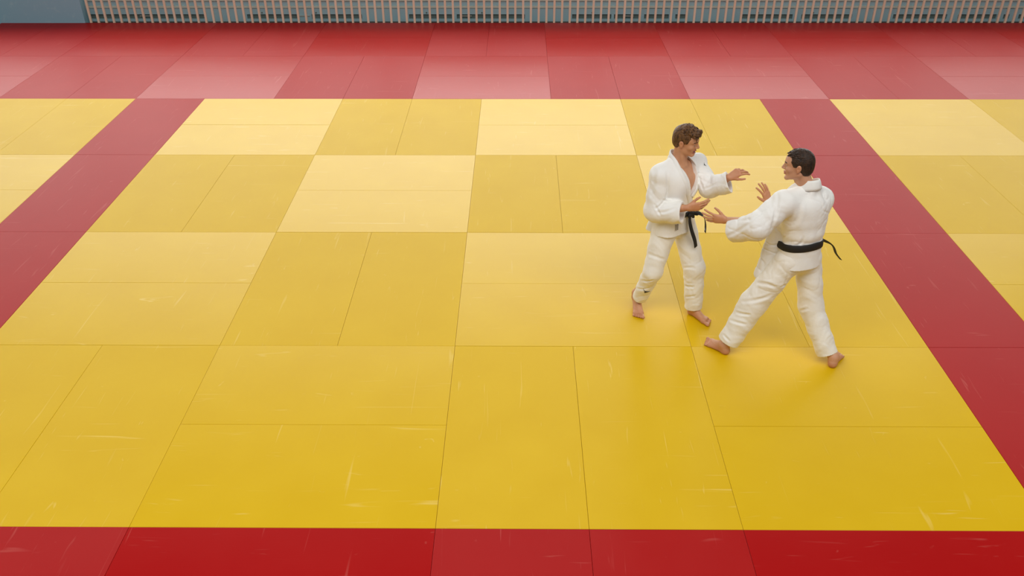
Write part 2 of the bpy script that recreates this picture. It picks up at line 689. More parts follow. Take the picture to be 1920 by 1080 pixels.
def add_hand(F, wrist, D, Sd, side, curls, spread, thumb=(0.8, 0.3), sc=1.0):
    """D to the fingers, Sd to the thumb side; curls = per-finger (knuckle, middle, tip) in radians"""
    D = unit(D)
    Sd = unit(np.asarray(Sd, float) - (np.asarray(Sd, float) @ D) * D)
    N = np.cross(Sd, D) if side == 'R' else np.cross(D, Sd)   # palm normal
    W0 = np.asarray(wrist, float)
    lat = [0.029, 0.0095, -0.0105, -0.029]
    ml = [0.088, 0.091, 0.085, 0.076]
    ph = [(0.044, 0.027, 0.021), (0.049, 0.031, 0.022), (0.045, 0.029, 0.021), (0.035, 0.022, 0.019)]
    rr = [0.0092, 0.0093, 0.0088, 0.0078]
    for i in range(4):
        base = W0 + sc * (Sd * lat[i] * 0.55 + D * 0.012)
        kn = W0 + sc * (Sd * lat[i] + D * ml[i] - N * 0.003 * (1 if i in (1, 2) else 0))
        F.cone(base, kn, 0.0165 * sc, 0.0125 * sc, 0.012, flat=(N, 0.9))
        d = rot(D, N, spread * (1.5 - i) * (-1 if side == 'R' else 1))
        # bending axis: turns D towards N
        ax = np.cross(d, N)
        p = kn
        a = 0
        for j in range(3):
            a += curls[i][j]
            dd = rot(d, ax, a)
            q = p + dd * ph[i][j] * sc
            F.cone(p, q, rr[i] * sc * (1 - 0.07 * j), rr[i] * sc * (0.93 - 0.09 * j), 0.004)
            p = q
    # thenar pad and thumb, leaving the side of the palm near its base
    ta, tb = thumb
    t0 = W0 + sc * (Sd * 0.016 + D * 0.018 + N * 0.006)
    td = unit(D * math.cos(ta) + Sd * math.sin(ta) + N * tb)
    t1 = t0 + td * 0.046 * sc
    F.cone(t0, t1, 0.016 * sc, 0.012 * sc, 0.012)
    td2 = unit(td + D * 0.25)
    t2 = t1 + td2 * 0.033 * sc
    F.cone(t1, t2, 0.0108 * sc, 0.0098 * sc, 0.004)
    t3 = t2 + unit(td2 + D * 0.35) * 0.026 * sc
    F.cone(t2, t3, 0.0098 * sc, 0.0078 * sc, 0.003)


def add_foot(F, ankle, heel, ball, toe_dir, side, sc=1.0):
    """heel, ball: sole points on (or above) the mat; toes run along toe_dir"""
    ankle, heel, ball = (np.asarray(x, float) for x in (ankle, heel, ball))
    d = unit(ball - heel)
    td = unit(toe_dir)
    inner = np.cross(td, V3(0, 0, 1)) * (-1 if side == 'R' else 1)   # towards the big toe
    inner = unit(inner)
    if side == 'R':
        inner = np.cross(V3(0, 0, 1), td)
    else:
        inner = np.cross(td, V3(0, 0, 1))
    upv = V3(0, 0, 1)
    h0 = heel + upv * 0.030 + d * 0.028
    F.ell(h0, [d, inner, upv], (0.036 * sc, 0.031 * sc, 0.032 * sc), 0.02)
    F.cone(ankle, h0, 0.036 * sc, 0.030 * sc, 0.02)
    b_in = ball + inner * 0.024 + upv * 0.022
    b_out = ball - inner * 0.028 + upv * 0.017 - td * 0.012
    F.cone(h0, b_in, 0.027 * sc, 0.021 * sc, 0.02)
    F.cone(h0, b_out, 0.027 * sc, 0.017 * sc, 0.02)
    F.cone(ankle - upv * 0.005, b_in + upv * 0.004 - inner * 0.012, 0.036 * sc, 0.016 * sc, 0.03)
    F.cone(b_in, b_out, 0.021 * sc, 0.017 * sc, 0.015)
    lens = [0.056, 0.052, 0.047, 0.041, 0.034]
    rad = [0.0138, 0.0098, 0.0092, 0.0087, 0.0088]
    for i in range(5):
        a = ball + inner * (0.030 - 0.0165 * i) + upv * (rad[i] + 0.005) - td * (0.0 + 0.004 * i)
        b = a + td * lens[i] * sc + upv * (-0.003) + inner * (0.004 - 0.003 * i)
        F.cone(a, b, rad[i] * 1.0, rad[i], 0.004)
        F.ell(b - td * 0.002, [td, inner, upv], (rad[i] * 1.25, rad[i] * 1.05, rad[i]), 0.003)


def add_head(F, H, mouth_open=0.0):
    R = H.R
    F.ell(H(0, -0.016, 0.034), R, (0.075, 0.094, 0.084), 0.03)
    F.ell(H(0, 0.028, -0.030), R, (0.058, 0.062, 0.080), 0.03)
    F.ell(H(0, 0.045, 0.040), R, (0.058, 0.046, 0.052), 0.03)
    for s_ in (-1, 1):
        F.cone(H(s_ * 0.054, -0.006, -0.055), H(s_ * 0.016, 0.070, -0.100), 0.018, 0.014, 0.025)   # jaw line
        F.ell(H(s_ * 0.044, 0.058, -0.022), R, (0.020, 0.022, 0.020), 0.02)                         # cheek
        F.cone(H(s_ * 0.012, 0.087, 0.026), H(s_ * 0.046, 0.070, 0.026), 0.009, 0.008, 0.012)       # brow
    F.ell(H(0, 0.076, -0.102), R, (0.017, 0.014, 0.014), 0.018)                                     # chin
    for s_ in (-1, 1):
        F.ell(H(s_ * 0.031, 0.096, 0.004), R, (0.017, 0.014, 0.012), 0.010, 'sub')
        F.ell(H(s_ * 0.031, 0.074, 0.003), R, (0.0125, 0.0125, 0.0115), 0.002)
        F.cone(H(s_ * 0.020, 0.082, 0.011), H(s_ * 0.043, 0.077, 0.009), 0.0042, 0.0042, 0.003)     # upper lid
    F.cone(H(0, 0.074, 0.022), H(0, 0.088, -0.024), 0.012, 0.015, 0.006)
    F.cone(H(0, 0.086, 0.018), H(0, 0.107, -0.020), 0.0075, 0.0105, 0.010)                          # nose
    F.ell(H(0, 0.107, -0.024), R, (0.011, 0.010, 0.009), 0.005)
    for s_ in (-1, 1):
        F.ell(H(s_ * 0.012, 0.096, -0.027), R, (0.0075, 0.010, 0.0075), 0.004)
    mo = mouth_open
    F.cone(H(-0.020, 0.083, -0.056), H(0, 0.093, -0.053), 0.005, 0.0065, 0.005)
    F.cone(H(0.020, 0.083, -0.056), H(0, 0.093, -0.053), 0.005, 0.0065, 0.005)
    F.cone(H(-0.018, 0.080, -0.064 - mo), H(0, 0.090, -0.069 - mo), 0.005, 0.0075, 0.005)
    F.cone(H(0.018, 0.080, -0.064 - mo), H(0, 0.090, -0.069 - mo), 0.005, 0.0075, 0.005)
    if mo:
        F.ell(H(0, 0.094, -0.062 - mo / 2), R, (0.014, 0.014, 0.0035 + mo * 0.5), 0.002, 'sub')
    for s_ in (-1, 1):                                                                              # ears
        e = Frame(H(s_ * 0.077, -0.012, -0.004), H.u - 0.15 * H.f, H.f + 0.0 * H.l)
        F.ell(e(s_ * 0.004, 0, 0.004), e.R, (0.009, 0.019, 0.028), 0.006)
        F.ell(e(s_ * 0.003, 0.002, -0.020), e.R, (0.008, 0.011, 0.013), 0.005)
        F.ell(e(s_ * 0.015, 0.004, 0.004), e.R, (0.007, 0.009, 0.015), 0.003, 'sub')


def torso_prims(T, infl=0.0):
    """(centre, radii) ellipsoids of the trunk in the torso frame; infl widens them"""
    i = infl
    return [((0, -0.005, 0.01), (0.148 + i, 0.104 + i, 0.110 + i)),
            ((0, 0.000, 0.18), (0.140 + i, 0.102 + i, 0.140 + i)),
            ((0, 0.000, 0.34), (0.160 + i, 0.118 + i, 0.190 + i)),
            ((0, -0.010, 0.43), (0.165 + i, 0.100 + i, 0.095 + i))]


def build_body(name, T, H, J, parent, origin, skin_mats, hands, feet, mouth=0.0):
    pts = np.array([J[k] for k in J] + [H(0, 0, 0.15), T(0, 0, 0)])
    lo = pts.min(0) - 0.24
    hi = pts.max(0) + 0.24
    lo[2] = -0.012
    F = Field(lo, hi, 0.003)
    for c, r in torso_prims(T):
        F.ell(T(*c), T.R, np.array(r) * T.sc, 0.05)
    for s_ in (-1, 1):
        F.ell(T(s_ * 0.072, 0.082, 0.385), T.R, (0.080, 0.032, 0.062), 0.02)      # pectorals
        F.cone(T(s_ * 0.13, -0.012, 0.485), T(s_ * 0.02, -0.012, 0.565), 0.040, 0.045, 0.04)
        F.cone(T(s_ * 0.012, 0.058, 0.520), T(s_ * 0.15, 0.020, 0.525), 0.009, 0.010, 0.02)   # collar bones
    F.ell(T(0, 0.118, 0.36), T.R, (0.008, 0.012, 0.07), 0.025, 'sub')             # breastbone hollow
    nb = T(0, -0.005, 0.50)
    F.cone(nb, H(0, -0.025, -0.03), 0.062, 0.055, 0.03)
    for s_ in (-1, 1):                                                            # neck tendons
        F.cone(T(s_ * 0.016, 0.058, 0.525), H(s_ * 0.058, -0.02, -0.05), 0.011, 0.012, 0.02)
    F.ell(H(0, 0.004, -0.128), H.R, (0.010, 0.012, 0.014), 0.015)                 # larynx
    for s in 'RL':
        F.cone(T((0.12 if s == 'L' else -0.12), 0, 0.47), J[s + 'sh'], 0.06, 0.062, 0.04)
        F.cone(J[s + 'sh'], J[s + 'el'], 0.058, 0.040, 0.03)
        m = J[s + 'el'] * 0.72 + J[s + 'wr'] * 0.28
        F.cone(J[s + 'el'], m, 0.040, 0.043, 0.02)
        F.cone(m, J[s + 'wr'], 0.043, 0.0255, 0.02)
        F.cone(J[s + 'hip'], J[s + 'kn'], 0.080, 0.056, 0.04)
        m = J[s + 'kn'] * 0.7 + J[s + 'an'] * 0.3
        F.cone(J[s + 'kn'], m, 0.056, 0.056, 0.03)
        F.cone(m, J[s + 'an'], 0.056, 0.036, 0.03)
    for h in hands:
        add_hand(F, *h)
    for f in feet:
        add_foot(F, *f)
    add_head(F, H, mouth)
    F.func(lo, (hi[0], hi[1], 0.05), lambda X, Y, Z: -(Z - 0.001), 0.0, 'keep') if False else None
    # flat soles on the mat
    sl, ax = F.sub(lo, (hi[0], hi[1], 0.06))
    F.d[sl] = np.maximum(F.d[sl], (0.0006 - ax[2])[None, None, :].astype(np.float32))
    v, q = F.mesh()
    v = relax(v, q, 1, 0.4)
    v[:, 2] = np.maximum(v[:, 2], 0.0006)
    c = v[q].mean(1)
    hl = H.loc(c)
    mi = np.zeros(len(q), int)
    lips = (np.abs(hl[:, 0]) < 0.023) & (hl[:, 1] > 0.080) & (np.abs(hl[:, 2] + 0.061 + mouth / 2) < 0.012 + mouth / 2)
    mi[lips] = 1
    if mouth:
        mi[(np.abs(hl[:, 0]) < 0.015) & (hl[:, 1] > 0.05) & (hl[:, 1] < 0.091) & (np.abs(hl[:, 2] + 0.062 + mouth / 2) < 0.006)] = 3
    for s_ in (-1, 1):
        ex = (np.abs(hl[:, 0] - s_ * 0.031) < 0.0115) & (hl[:, 1] > 0.070) & (hl[:, 1] < 0.096) & (np.abs(hl[:, 2] - 0.001) < 0.0058)
        mi[ex] = 2
        ir = ex & (np.abs(hl[:, 0] - s_ * 0.031) < 0.0070)
        mi[ir] = 3
        br = (hl[:, 1] > 0.06) & (np.abs(np.abs(hl[:, 0]) - 0.032) < 0.019) & (np.abs(hl[:, 2] - 0.030 + 0.10 * np.abs(np.abs(hl[:, 0]) - 0.036)) < 0.0042)
        mi[br] = 4
        # reddish hands, feet and ears
    for s in 'RL':
        mi[(np.linalg.norm(c - J[s + 'ha'], axis=1) < 0.125)] = 5
    mi[(c[:, 2] < 0.05)] = 5
    mi[(np.abs(hl[:, 0]) > 0.072) & (np.abs(hl[:, 2]) < 0.05) & (np.abs(hl[:, 1] + 0.01) < 0.03)] = 5
    return np_obj(name, v, q, skin_mats, parent, origin, mi)


def bvh_of(o):
    me = o.data
    n = len(me.vertices)
    co = np.zeros(n * 3, np.float32)
    me.vertices.foreach_get('co', co)
    co = co.reshape(-1, 3)
    fc = np.zeros(len(me.polygons) * 4, np.int32)
    me.loops.foreach_get('vertex_index', fc)
    return BVHTree.FromPolygons(co.tolist(), fc.reshape(-1, 4).tolist())


def ribbon(name, path, normals, width, thick, m, parent, origin, bvh=None, lift=0.004, widths=None, proj_from=0, curve=0.0):
    """flat strip with thickness following path; normals = outward direction at each point"""
    path = [np.asarray(p, float) for p in path]
    # resample
    P, Nn, Wd, Ix = [], [], [], []
    seg = 8
    n = len(path)
    for i in range(n - 1):
        p0, p1, p2, p3 = path[max(i - 1, 0)], path[i], path[i + 1], path[min(i + 2, n - 1)]
        for k in range(seg + (1 if i == n - 2 else 0)):
            t = k / seg
            P.append(0.5 * ((2 * p1) + (-p0 + p2) * t + (2 * p0 - 5 * p1 + 4 * p2 - p3) * t * t + (-p0 + 3 * p1 - 3 * p2 + p3) * t ** 3))
            Ix.append(i + t)
            Nn.append(unit(np.asarray(normals[i], float) * (1 - t) + np.asarray(normals[i + 1], float) * t))
            ww = widths if widths else [width] * n
            Wd.append(ww[i] * (1 - t) + ww[i + 1] * t)
    if bvh is not None:          # lay the centre line on the cloth, then even it out
        oo = np.array(origin)
        for i in range(len(P)):
            if Ix[i] < proj_from:
                continue
            h = bvh.ray_cast(Vector(P[i] - oo + Nn[i] * 0.05), Vector(-Nn[i]), 0.12)
            if h[0] is not None:
                P[i] = np.array(h[0]) + oo + Nn[i] * lift
        PA = np.array(P)
        for _ in range(12):
            PA[1:-1] = 0.5 * PA[1:-1] + 0.25 * (PA[2:] + PA[:-2])
        P = list(PA)
    verts, faces = [], []
    nw = 4
    Pn = []
    o = np.array(origin)
    for i, p in enumerate(P):
        tg = unit(P[min(i + 1, len(P) - 1)] - P[max(i - 1, 0)])
        sd = unit(np.cross(tg, Nn[i]))
        row_o, row_i = [], []
        for j in range(nw + 1):
            q = p + sd * Wd[i] * (j / nw - 0.5)
            nn = Nn[i]
            q = q - nn * curve * (2 * j / nw - 1) ** 2
            edge = 0.35 if j in (0, nw) else 1.0
            row_o.append(q + nn * thick * edge)
            row_i.append(q - nn * thick * 0.5)
        verts += row_o + row_i
    w = nw + 1
    for i in range(len(P) - 1):
        a, b = i * 2 * w, (i + 1) * 2 * w
        for j in range(nw):
            faces.append((a + j, a + j + 1, b + j + 1, b + j))
            faces.append((a + w + j + 1, a + w + j, b + w + j, b + w + j + 1))
        faces.append((a + w, a, b, b + w))
        faces.append((a + w - 1, a + 2 * w - 1, b + 2 * w - 1, b + w - 1))
    e = (len(P) - 1) * 2 * w
    for j in range(nw):
        faces.append((j, w + j, w + j + 1, j + 1))
        faces.append((e + j, e + j + 1, e + w + j + 1, e + w + j))
    ob = obj(name, verts, faces, m, parent, origin, smooth=True)
    return ob


# ---- materials of the fighters
def skin_mat(name, a, b_):
    m = mat(name, a, 0.5, 0.4)
    nz = noise(m, 14, 4)
    bs = m.node_tree.nodes['Principled BSDF']
    link(m, mixcol(m, ramp(m, nz.outputs[0], 0.3, 0.7), a, b_), bs.inputs['Base Color'])
    bs.inputs['Subsurface Weight'].default_value = 0.08
    bs.inputs['Subsurface Radius'].default_value = (0.02, 0.008, 0.004)
    n2 = noise(m, 260, 2)
    bump(m, n2.outputs[0], 0.1, 0.001)
    return m


M_SKIN = skin_mat('skin', lin(206, 154, 118), lin(198, 142, 106))
M_SKINR = skin_mat('reddish_skin', lin(204, 149, 113), lin(193, 133, 99))
M_SKIN2 = skin_mat('lighter_skin', lin(208, 158, 126), lin(200, 147, 114))
M_LIP = mat('lips', lin(176, 100, 84), 0.45)
M_EYE = mat('eye_white', lin(190, 172, 156), 0.4)
M_DARK = mat('iris_dark', lin(46, 32, 26), 0.65)
M_BROW = mat('eyebrow_hair', lin(92, 58, 36), 0.7)


def cloth_mat(name, a, b_, weave):
    m = mat(name, a, 0.85, 0.25)
    bs = m.node_tree.nodes['Principled BSDF']
    nz = noise(m, 5, 4)
    link(m, mixcol(m, ramp(m, nz.outputs[0], 0.3, 0.75), a, b_), bs.inputs['Base Color'])
    bs.inputs['Sheen Weight'].default_value = 0.15
    n2 = noise(m, weave, 2)
    n3 = noise(m, 38, 5)
    ad = node(m, 'ShaderNodeMath', operation='MULTIPLY_ADD')
    ad.inputs[1].default_value = 0.25
    link(m, n2.outputs[0], ad.inputs[0])
    link(m, n3.outputs[0], ad.inputs[2])
    bump(m, ad.outputs[0], 0.38, 0.005)
    return m


M_GI = cloth_mat('white_cotton_weave', lin(241, 240, 236), lin(235, 234, 228), 420)
M_GI2 = cloth_mat('white_trouser_cotton', lin(240, 238, 230), lin(235, 231, 221), 260)
M_LAPEL = cloth_mat('stitched_white_band', lin(238, 237, 232), lin(232, 231, 225), 300)
M_BELT = mat('black_belt_cotton', lin(22, 20, 19), 0.7)
nz = noise(M_BELT, 300, 2, vec_scale=(1, 1, 6))
bump(M_BELT, nz.outputs[0], 0.4, 0.002)
M_MARK = mat('dark_embroidery', lin(38, 34, 34), 0.7)
M_PATCH = mat('white_woven_label', lin(212, 206, 196), 0.8)


def hair_mat(name, a, b_, top):
    m = mat(name, a, 0.5, 0.35)
    bs = m.node_tree.nodes['Principled BSDF']
    nz = noise(m, 60, 4, vec_scale=(1, 1, 0.5))
    link(m, mixcol(m, ramp(m, nz.outputs[0], 0.35, 0.65), a, b_), bs.inputs['Base Color'])
    n2 = noise(m, 240, 3, vec_scale=(1, 0.4, 1))
    bump(m, n2.outputs[0], 0.8, 0.004)
    return m


M_HAIRA = hair_mat('wavy_brown_hair', lin(58, 36, 20), lin(118, 82, 48), 1)
M_HAIRB = hair_mat('dark_brown_hair', lin(36, 24, 16), lin(62, 42, 28), 1)


def build_hair(name, H, m, parent, origin, style):
    F = Field(H.o - 0.19, H.o + 0.19, 0.0025)
    R = H.R
    t = 0.010 if style == 'A' else 0.008
    F.ell(H(0, -0.018, 0.038), R, (0.077 + t * 0.6, 0.095 + t * 0.7, 0.085 + t), 0.0)
    F.ell(H(0, -0.050, -0.010), R, (0.070, 0.066, 0.075), 0.02)
    rng = random.Random(5 if style == 'A' else 9)
    # locks of hair
    n = 420 if style == 'A' else 360
    for i in range(n):
        a = rng.uniform(-math.pi, math.pi)
        e = rng.uniform(0.05 if style == 'B' else 0.1, 1.5)
        c_ = V3(math.sin(a) * math.cos(e), math.cos(a) * math.cos(e), math.sin(e))
        p = V3(0, -0.016, 0.036) + c_ * V3(0.078, 0.097, 0.088)
        if style == 'A':
            d = V3(rng.uniform(-0.5, 0.5) - 0.25, 0.9, 0.25 * math.sin(e)) + c_ * 0.55
            if e < 0.5:
                d = V3(0, -0.15, -1) + c_ * 0.25
            ln = rng.uniform(0.018, 0.034) if e > 0.7 else rng.uniform(0.008, 0.016)
            r0 = rng.uniform(0.0045, 0.008) if e > 0.7 else 0.0045
        else:
            d = V3(0.35 * c_[0], 0.8, 0.0) + c_ * 0.3
            if e < 0.55:
                d = V3(0, -0.1, -1) + c_ * 0.15
            ln = rng.uniform(0.012, 0.024)
            r0 = rng.uniform(0.0035, 0.0055)
        d = d - (d @ c_) * c_ * 0.45
        d = unit(d)
        q = p + d * ln
        q2 = q + unit(d - 0.6 * c_ + V3(rng.uniform(-.4, .4), 0, 0)) * ln * 0.5
        F.cone(H(*p), H(*q), r0, r0 * 0.8, 0.003)
        F.cone(H(*q), H(*q2), r0 * 0.8, r0 * 0.35, 0.002)
    if style == 'A':     # the quiff falling over the forehead
        for i in range(60):
            x = rng.uniform(-0.055, 0.055)
            z = 0.082 + rng.uniform(-0.006, 0.022) - 0.25 * abs(x)
            p = V3(x, 0.045 + rng.uniform(-0.02, 0.015), z + 0.012)
            q = p + V3(rng.uniform(-0.012, 0.004), rng.uniform(0.026, 0.042), rng.uniform(-0.002, 0.014))
            q2 = q + V3(rng.uniform(-0.012, 0.004), rng.uniform(0.004, 0.014), rng.uniform(-0.028, -0.014))
            F.cone(H(*p), H(*q), 0.008, 0.007, 0.004)
            F.cone(H(*q), H(*q2), 0.007, 0.0025, 0.003)
    # clear the face, ears and neck: hairline cut
    sl, ax = F.sub(F.lo, F.lo + F.h * F.n)
    X, Y, Z = np.meshgrid(*ax, indexing='ij')
    P = np.stack([X.ravel(), Y.ravel(), Z.ravel()], 1)
    L = H.loc(P)
    l, f, u = np.abs(L[:, 0]), L[:, 1], L[:, 2]
    # keep where u is above a hairline that drops from forehead to nape
    hl_ = np.interp(f, [-0.12, -0.055, -0.030, -0.012, 0.012, 0.030, 0.045, 0.062, 0.085, 0.14],
                    [-0.072, -0.070, -0.050, 0.018, 0.006, 0.004, 0.040, 0.062, 0.066, 0.060] if style == 'A' else
                    [-0.070, -0.068, -0.046, 0.018, 0.004, 0.006, 0.034, 0.052, 0.066, 0.068])
    if style == 'A':
        hl_ = np.where(f > 0.09, 0.048, hl_)
    cut = (hl_ - u) * 0.8
    F.d = np.maximum(F.d, cut.reshape(F.d.shape).astype(np.float32))
    F.displace(lambda p: 0.0016 * vnoise(p, 170, 3), 0.008)
    v, q = F.mesh()
    v = relax(v, q, 1, 0.3)
    return np_obj(name, v, q, [m], parent, origin)


# ================================================================== the two fighters
def cuff(F, axis_a, axis_b, r, depth=0.07, cut=None):
    """hollow the open end of a sleeve or trouser leg; axis_b is the opening"""
    d = unit(np.asarray(axis_b) - np.asarray(axis_a))
    b = np.asarray(axis_b, float)
    lo, hi = b - 0.2, b + 0.2
    dc = unit(cut) if cut is not None else d
    # flat cut of the end
    sl, ax = F.sub(lo, hi)
    X, Y, Z = np.meshgrid(*ax, indexing='ij')
    pl = (X - b[0]) * dc[0] + (Y - b[1]) * dc[1] + (Z - b[2]) * dc[2]
    rr = np.sqrt(np.maximum((X - b[0]) ** 2 + (Y - b[1]) ** 2 + (Z - b[2]) ** 2 - pl ** 2, 0))
    cutv = np.where(rr < r + 0.06, pl, -0.2)
    F.d[sl] = np.maximum(F.d[sl], cutv.astype(np.float32))
    F.cone(b - d * depth, b + d * 0.05, r * 0.55, r - 0.014, 0.006, 'sub')


def folds(seed, amp=0.004, dirs=None):
    """cloth: broad soft undulation plus narrow creases along the zero lines of warped noise"""
    def fn(p):
        w = vnoise(p, 7, seed + 2)[:, None] * 0.06
        a = vnoise(p * V3(1, 1, 0.5), 9, seed)
        b = vnoise(p * V3(1, 1, 1.3) + w, 10, seed + 4)
        c = vnoise(p * V3(1, 1, 0.7) - w, 17, seed + 9)
        g = np.clip(1 - np.abs(b) * 3.4, 0, 1) ** 1.5 + 0.5 * np.clip(1 - np.abs(c) * 3, 0, 1) ** 1.5
        e = vnoise(p * V3(1, 1, 0.8) + 2 * w, 4, seed + 12)          # creases only in some places
        q = np.stack([p[:, 0] + 0.55 * p[:, 2], p[:, 1] - 0.2 * p[:, 2], p[:, 2] * 0.22], 1) + w * 0.8
        st = vnoise(q, 15, seed + 20)
        return amp * (0.5 * a + 0.9 * st + 1.2 * g * np.clip(0.4 + 1.6 * e, 0, 1))
    return fn


# cloth creases: points in front of the cloth; each line is laid on the surface and pressed in
CREASE_JA = [
    ([(1.716, 2.250, 1.537), (1.737, 2.250, 1.389), (1.721, 2.250, 1.277)], 0.010, 0.0090),
    ([(1.729, 2.250, 1.288), (1.684, 2.250, 1.218), (1.639, 2.250, 1.189)], 0.009, 0.0100),
    ([(1.814, 2.250, 1.263), (1.750, 2.250, 1.259), (1.696, 2.250, 1.283)], 0.008, 0.0080),
    ([(1.829, 2.250, 1.210), (1.741, 2.250, 1.164), (1.660, 2.250, 1.156)], 0.010, 0.0070),
    ([(1.623, 2.250, 1.566), (1.621, 2.250, 1.428), (1.603, 2.250, 1.297)], 0.016, 0.0080),
    ([(1.693, 2.250, 1.122), (1.666, 2.250, 1.174), (1.634, 2.250, 1.247)], 0.008, 0.0060),
    ([(1.999, 2.250, 1.557), (2.022, 2.250, 1.469), (2.049, 2.250, 1.369)], 0.010, 0.0070),
    ([(2.148, 2.250, 1.445), (2.098, 2.250, 1.409), (2.046, 2.250, 1.389)], 0.008, 0.0060),
]
CREASE_JB = [
    ([(2.463, 1.550, 1.733), (2.437, 1.550, 1.526), (2.416, 1.550, 1.381)], 0.012, 0.0080),
    ([(2.468, 1.550, 1.396), (2.419, 1.550, 1.291), (2.380, 1.550, 1.146)], 0.011, 0.0100),
    ([(2.419, 1.550, 1.339), (2.373, 1.550, 1.262), (2.329, 1.550, 1.224)], 0.009, 0.0080),
    ([(2.622, 1.550, 1.626), (2.628, 1.550, 1.508), (2.603, 1.550, 1.424)], 0.016, 0.0060),
    ([(2.282, 1.550, 1.470), (2.196, 1.550, 1.386), (2.120, 1.550, 1.338)], 0.012, 0.0070),
    ([(2.366, 1.550, 1.562), (2.279, 1.550, 1.488), (2.199, 1.550, 1.479)], 0.012, 0.0060),
    ([(2.465, 1.550, 1.263), (2.547, 1.550, 1.272), (2.609, 1.550, 1.301)], 0.009, 0.0050),
    ([(2.693, 1.550, 1.340), (2.681, 1.550, 1.273), (2.634, 1.550, 1.253)], 0.010, 0.0060),
    ([(2.315, 1.550, 1.262), (2.316, 1.550, 1.146), (2.301, 1.550, 1.047)], 0.010, 0.0070),
]
CREASE_TA = [
    ([(1.835, 2.200, 0.927), (1.820, 2.200, 0.819), (1.804, 2.200, 0.753)], 0.010, 0.0100),
    ([(1.575, 2.200, 0.851), (1.656, 2.200, 0.786), (1.774, 2.200, 0.742)], 0.012, 0.0060),
    ([(1.518, 2.200, 0.563), (1.602, 2.200, 0.529), (1.688, 2.200, 0.540)], 0.009, 0.0080),
    ([(1.549, 2.200, 0.460), (1.609, 2.200, 0.444), (1.656, 2.200, 0.460)], 0.008, 0.0060),
    ([(1.899, 2.200, 0.643), (1.973, 2.200, 0.665), (2.051, 2.200, 0.654)], 0.010, 0.0060),
    ([(1.915, 2.200, 0.530), (1.984, 2.200, 0.477), (2.062, 2.200, 0.473)], 0.009, 0.0070),
    ([(1.934, 2.200, 0.403), (2.006, 2.200, 0.368), (2.078, 2.200, 0.385)], 0.009, 0.0060),
    ([(1.583, 2.200, 0.980), (1.583, 2.200, 0.808), (1.553, 2.200, 0.653)], 0.012, 0.0060),
]
CREASE_TB = [
    ([(2.555, 1.500, 0.907), (2.420, 1.500, 0.947), (2.298, 1.500, 0.907)], 0.012, 0.0090),
    ([(2.540, 1.500, 0.846), (2.412, 1.500, 0.784), (2.275, 1.500, 0.773)], 0.012, 0.0080),
    ([(2.192, 1.500, 0.747), (2.291, 1.500, 0.668), (2.399, 1.500, 0.647)], 0.010, 0.0090),
    ([(2.171, 1.500, 0.646), (2.268, 1.500, 0.582), (2.379, 1.500, 0.550)], 0.010, 0.0070),
    ([(2.139, 1.500, 0.560), (2.207, 1.500, 0.452), (2.262, 1.500, 0.375)], 0.009, 0.0060),
    ([(2.589, 1.500, 0.907), (2.661, 1.500, 0.938), (2.756, 1.500, 0.934)], 0.010, 0.0070),
    ([(2.605, 1.500, 0.846), (2.708, 1.500, 0.774), (2.814, 1.500, 0.764)], 0.012, 0.0080),
    ([(2.671, 1.500, 0.690), (2.762, 1.500, 0.669), (2.850, 1.500, 0.712)], 0.010, 0.0070),
    ([(2.734, 1.500, 0.584), (2.824, 1.500, 0.530), (2.914, 1.500, 0.520)], 0.010, 0.0070),
    ([(2.798, 1.500, 0.432), (2.871, 1.500, 0.377), (2.947, 1.500, 0.399)], 0.009, 0.0060),
    ([(2.619, 1.500, 1.058), (2.623, 1.500, 0.978), (2.607, 1.500, 0.907)], 0.009, 0.0060),
]


def press_creases(F, lines, d=(0.04, 1.0, -0.62)):
    d = unit(d)
    t = np.arange(0, 1.2, F.h * 0.7)
    for pts, width, depth in lines:
        P_ = [np.array(p) for p in pts]
        path = []
        for k in range(13):                       # smooth curve through the three points
            u = k / 12
            path.append((1 - u) * (1 - 2 * u) * P_[0] + 4 * u * (1 - u) * P_[1] + u * (2 * u - 1) * P_[2])
        S_ = []
        for p in path:
            q = p + t[:, None] * d
            ii = np.round((q - F.lo) / F.h).astype(int)
            ok = np.all((ii >= 0) & (ii < F.n), axis=1)
            v = np.full(len(q), 1.0)
            v[ok] = F.d[ii[ok, 0], ii[ok, 1], ii[ok, 2]]
            hit = np.nonzero(v < 0)[0]
            if len(hit):
                S_.append(q[hit[0]])
        if len(S_) < 4:
            continue
        dep = np.array([x @ d for x in S_])
        med = np.median(dep)
        S_ = np.array([x for x, e in zip(S_, dep) if abs(e - med) < 0.12])
        lo, hi = S_.min(0) - 0.05, S_.max(0) + 0.05
        sl, ax = F.sub(lo, hi)
        blk = F.d[sl]
        idx = np.nonzero(np.abs(blk) < 0.03)
        X = np.stack([ax[i][idx[i]] for i in range(3)], 1).astype(float)
        best = np.full(len(X), 9.0)
        tt = np.zeros(len(X))
        n = len(S_)
        for k in range(n - 1):
            a_, b_ = S_[k], S_[k + 1]
            ab = b_ - a_
            u = np.clip(((X - a_) @ ab) / (ab @ ab + 1e-9), 0, 1)
            r = np.linalg.norm(X - a_ - u[:, None] * ab, axis=1)
            m_ = r < best
            best[m_] = r[m_]
            tt[m_] = (k + u[m_]) / (n - 1)
        prof = np.exp(-(best / width) ** 2) - 0.45 * np.exp(-((best - 2.0 * width) / width) ** 2)
        blk[idx] += (depth * prof * np.sin(np.clip(tt, 0, 1) * math.pi) ** 0.6).astype(np.float32)
        F.d[sl] = blk


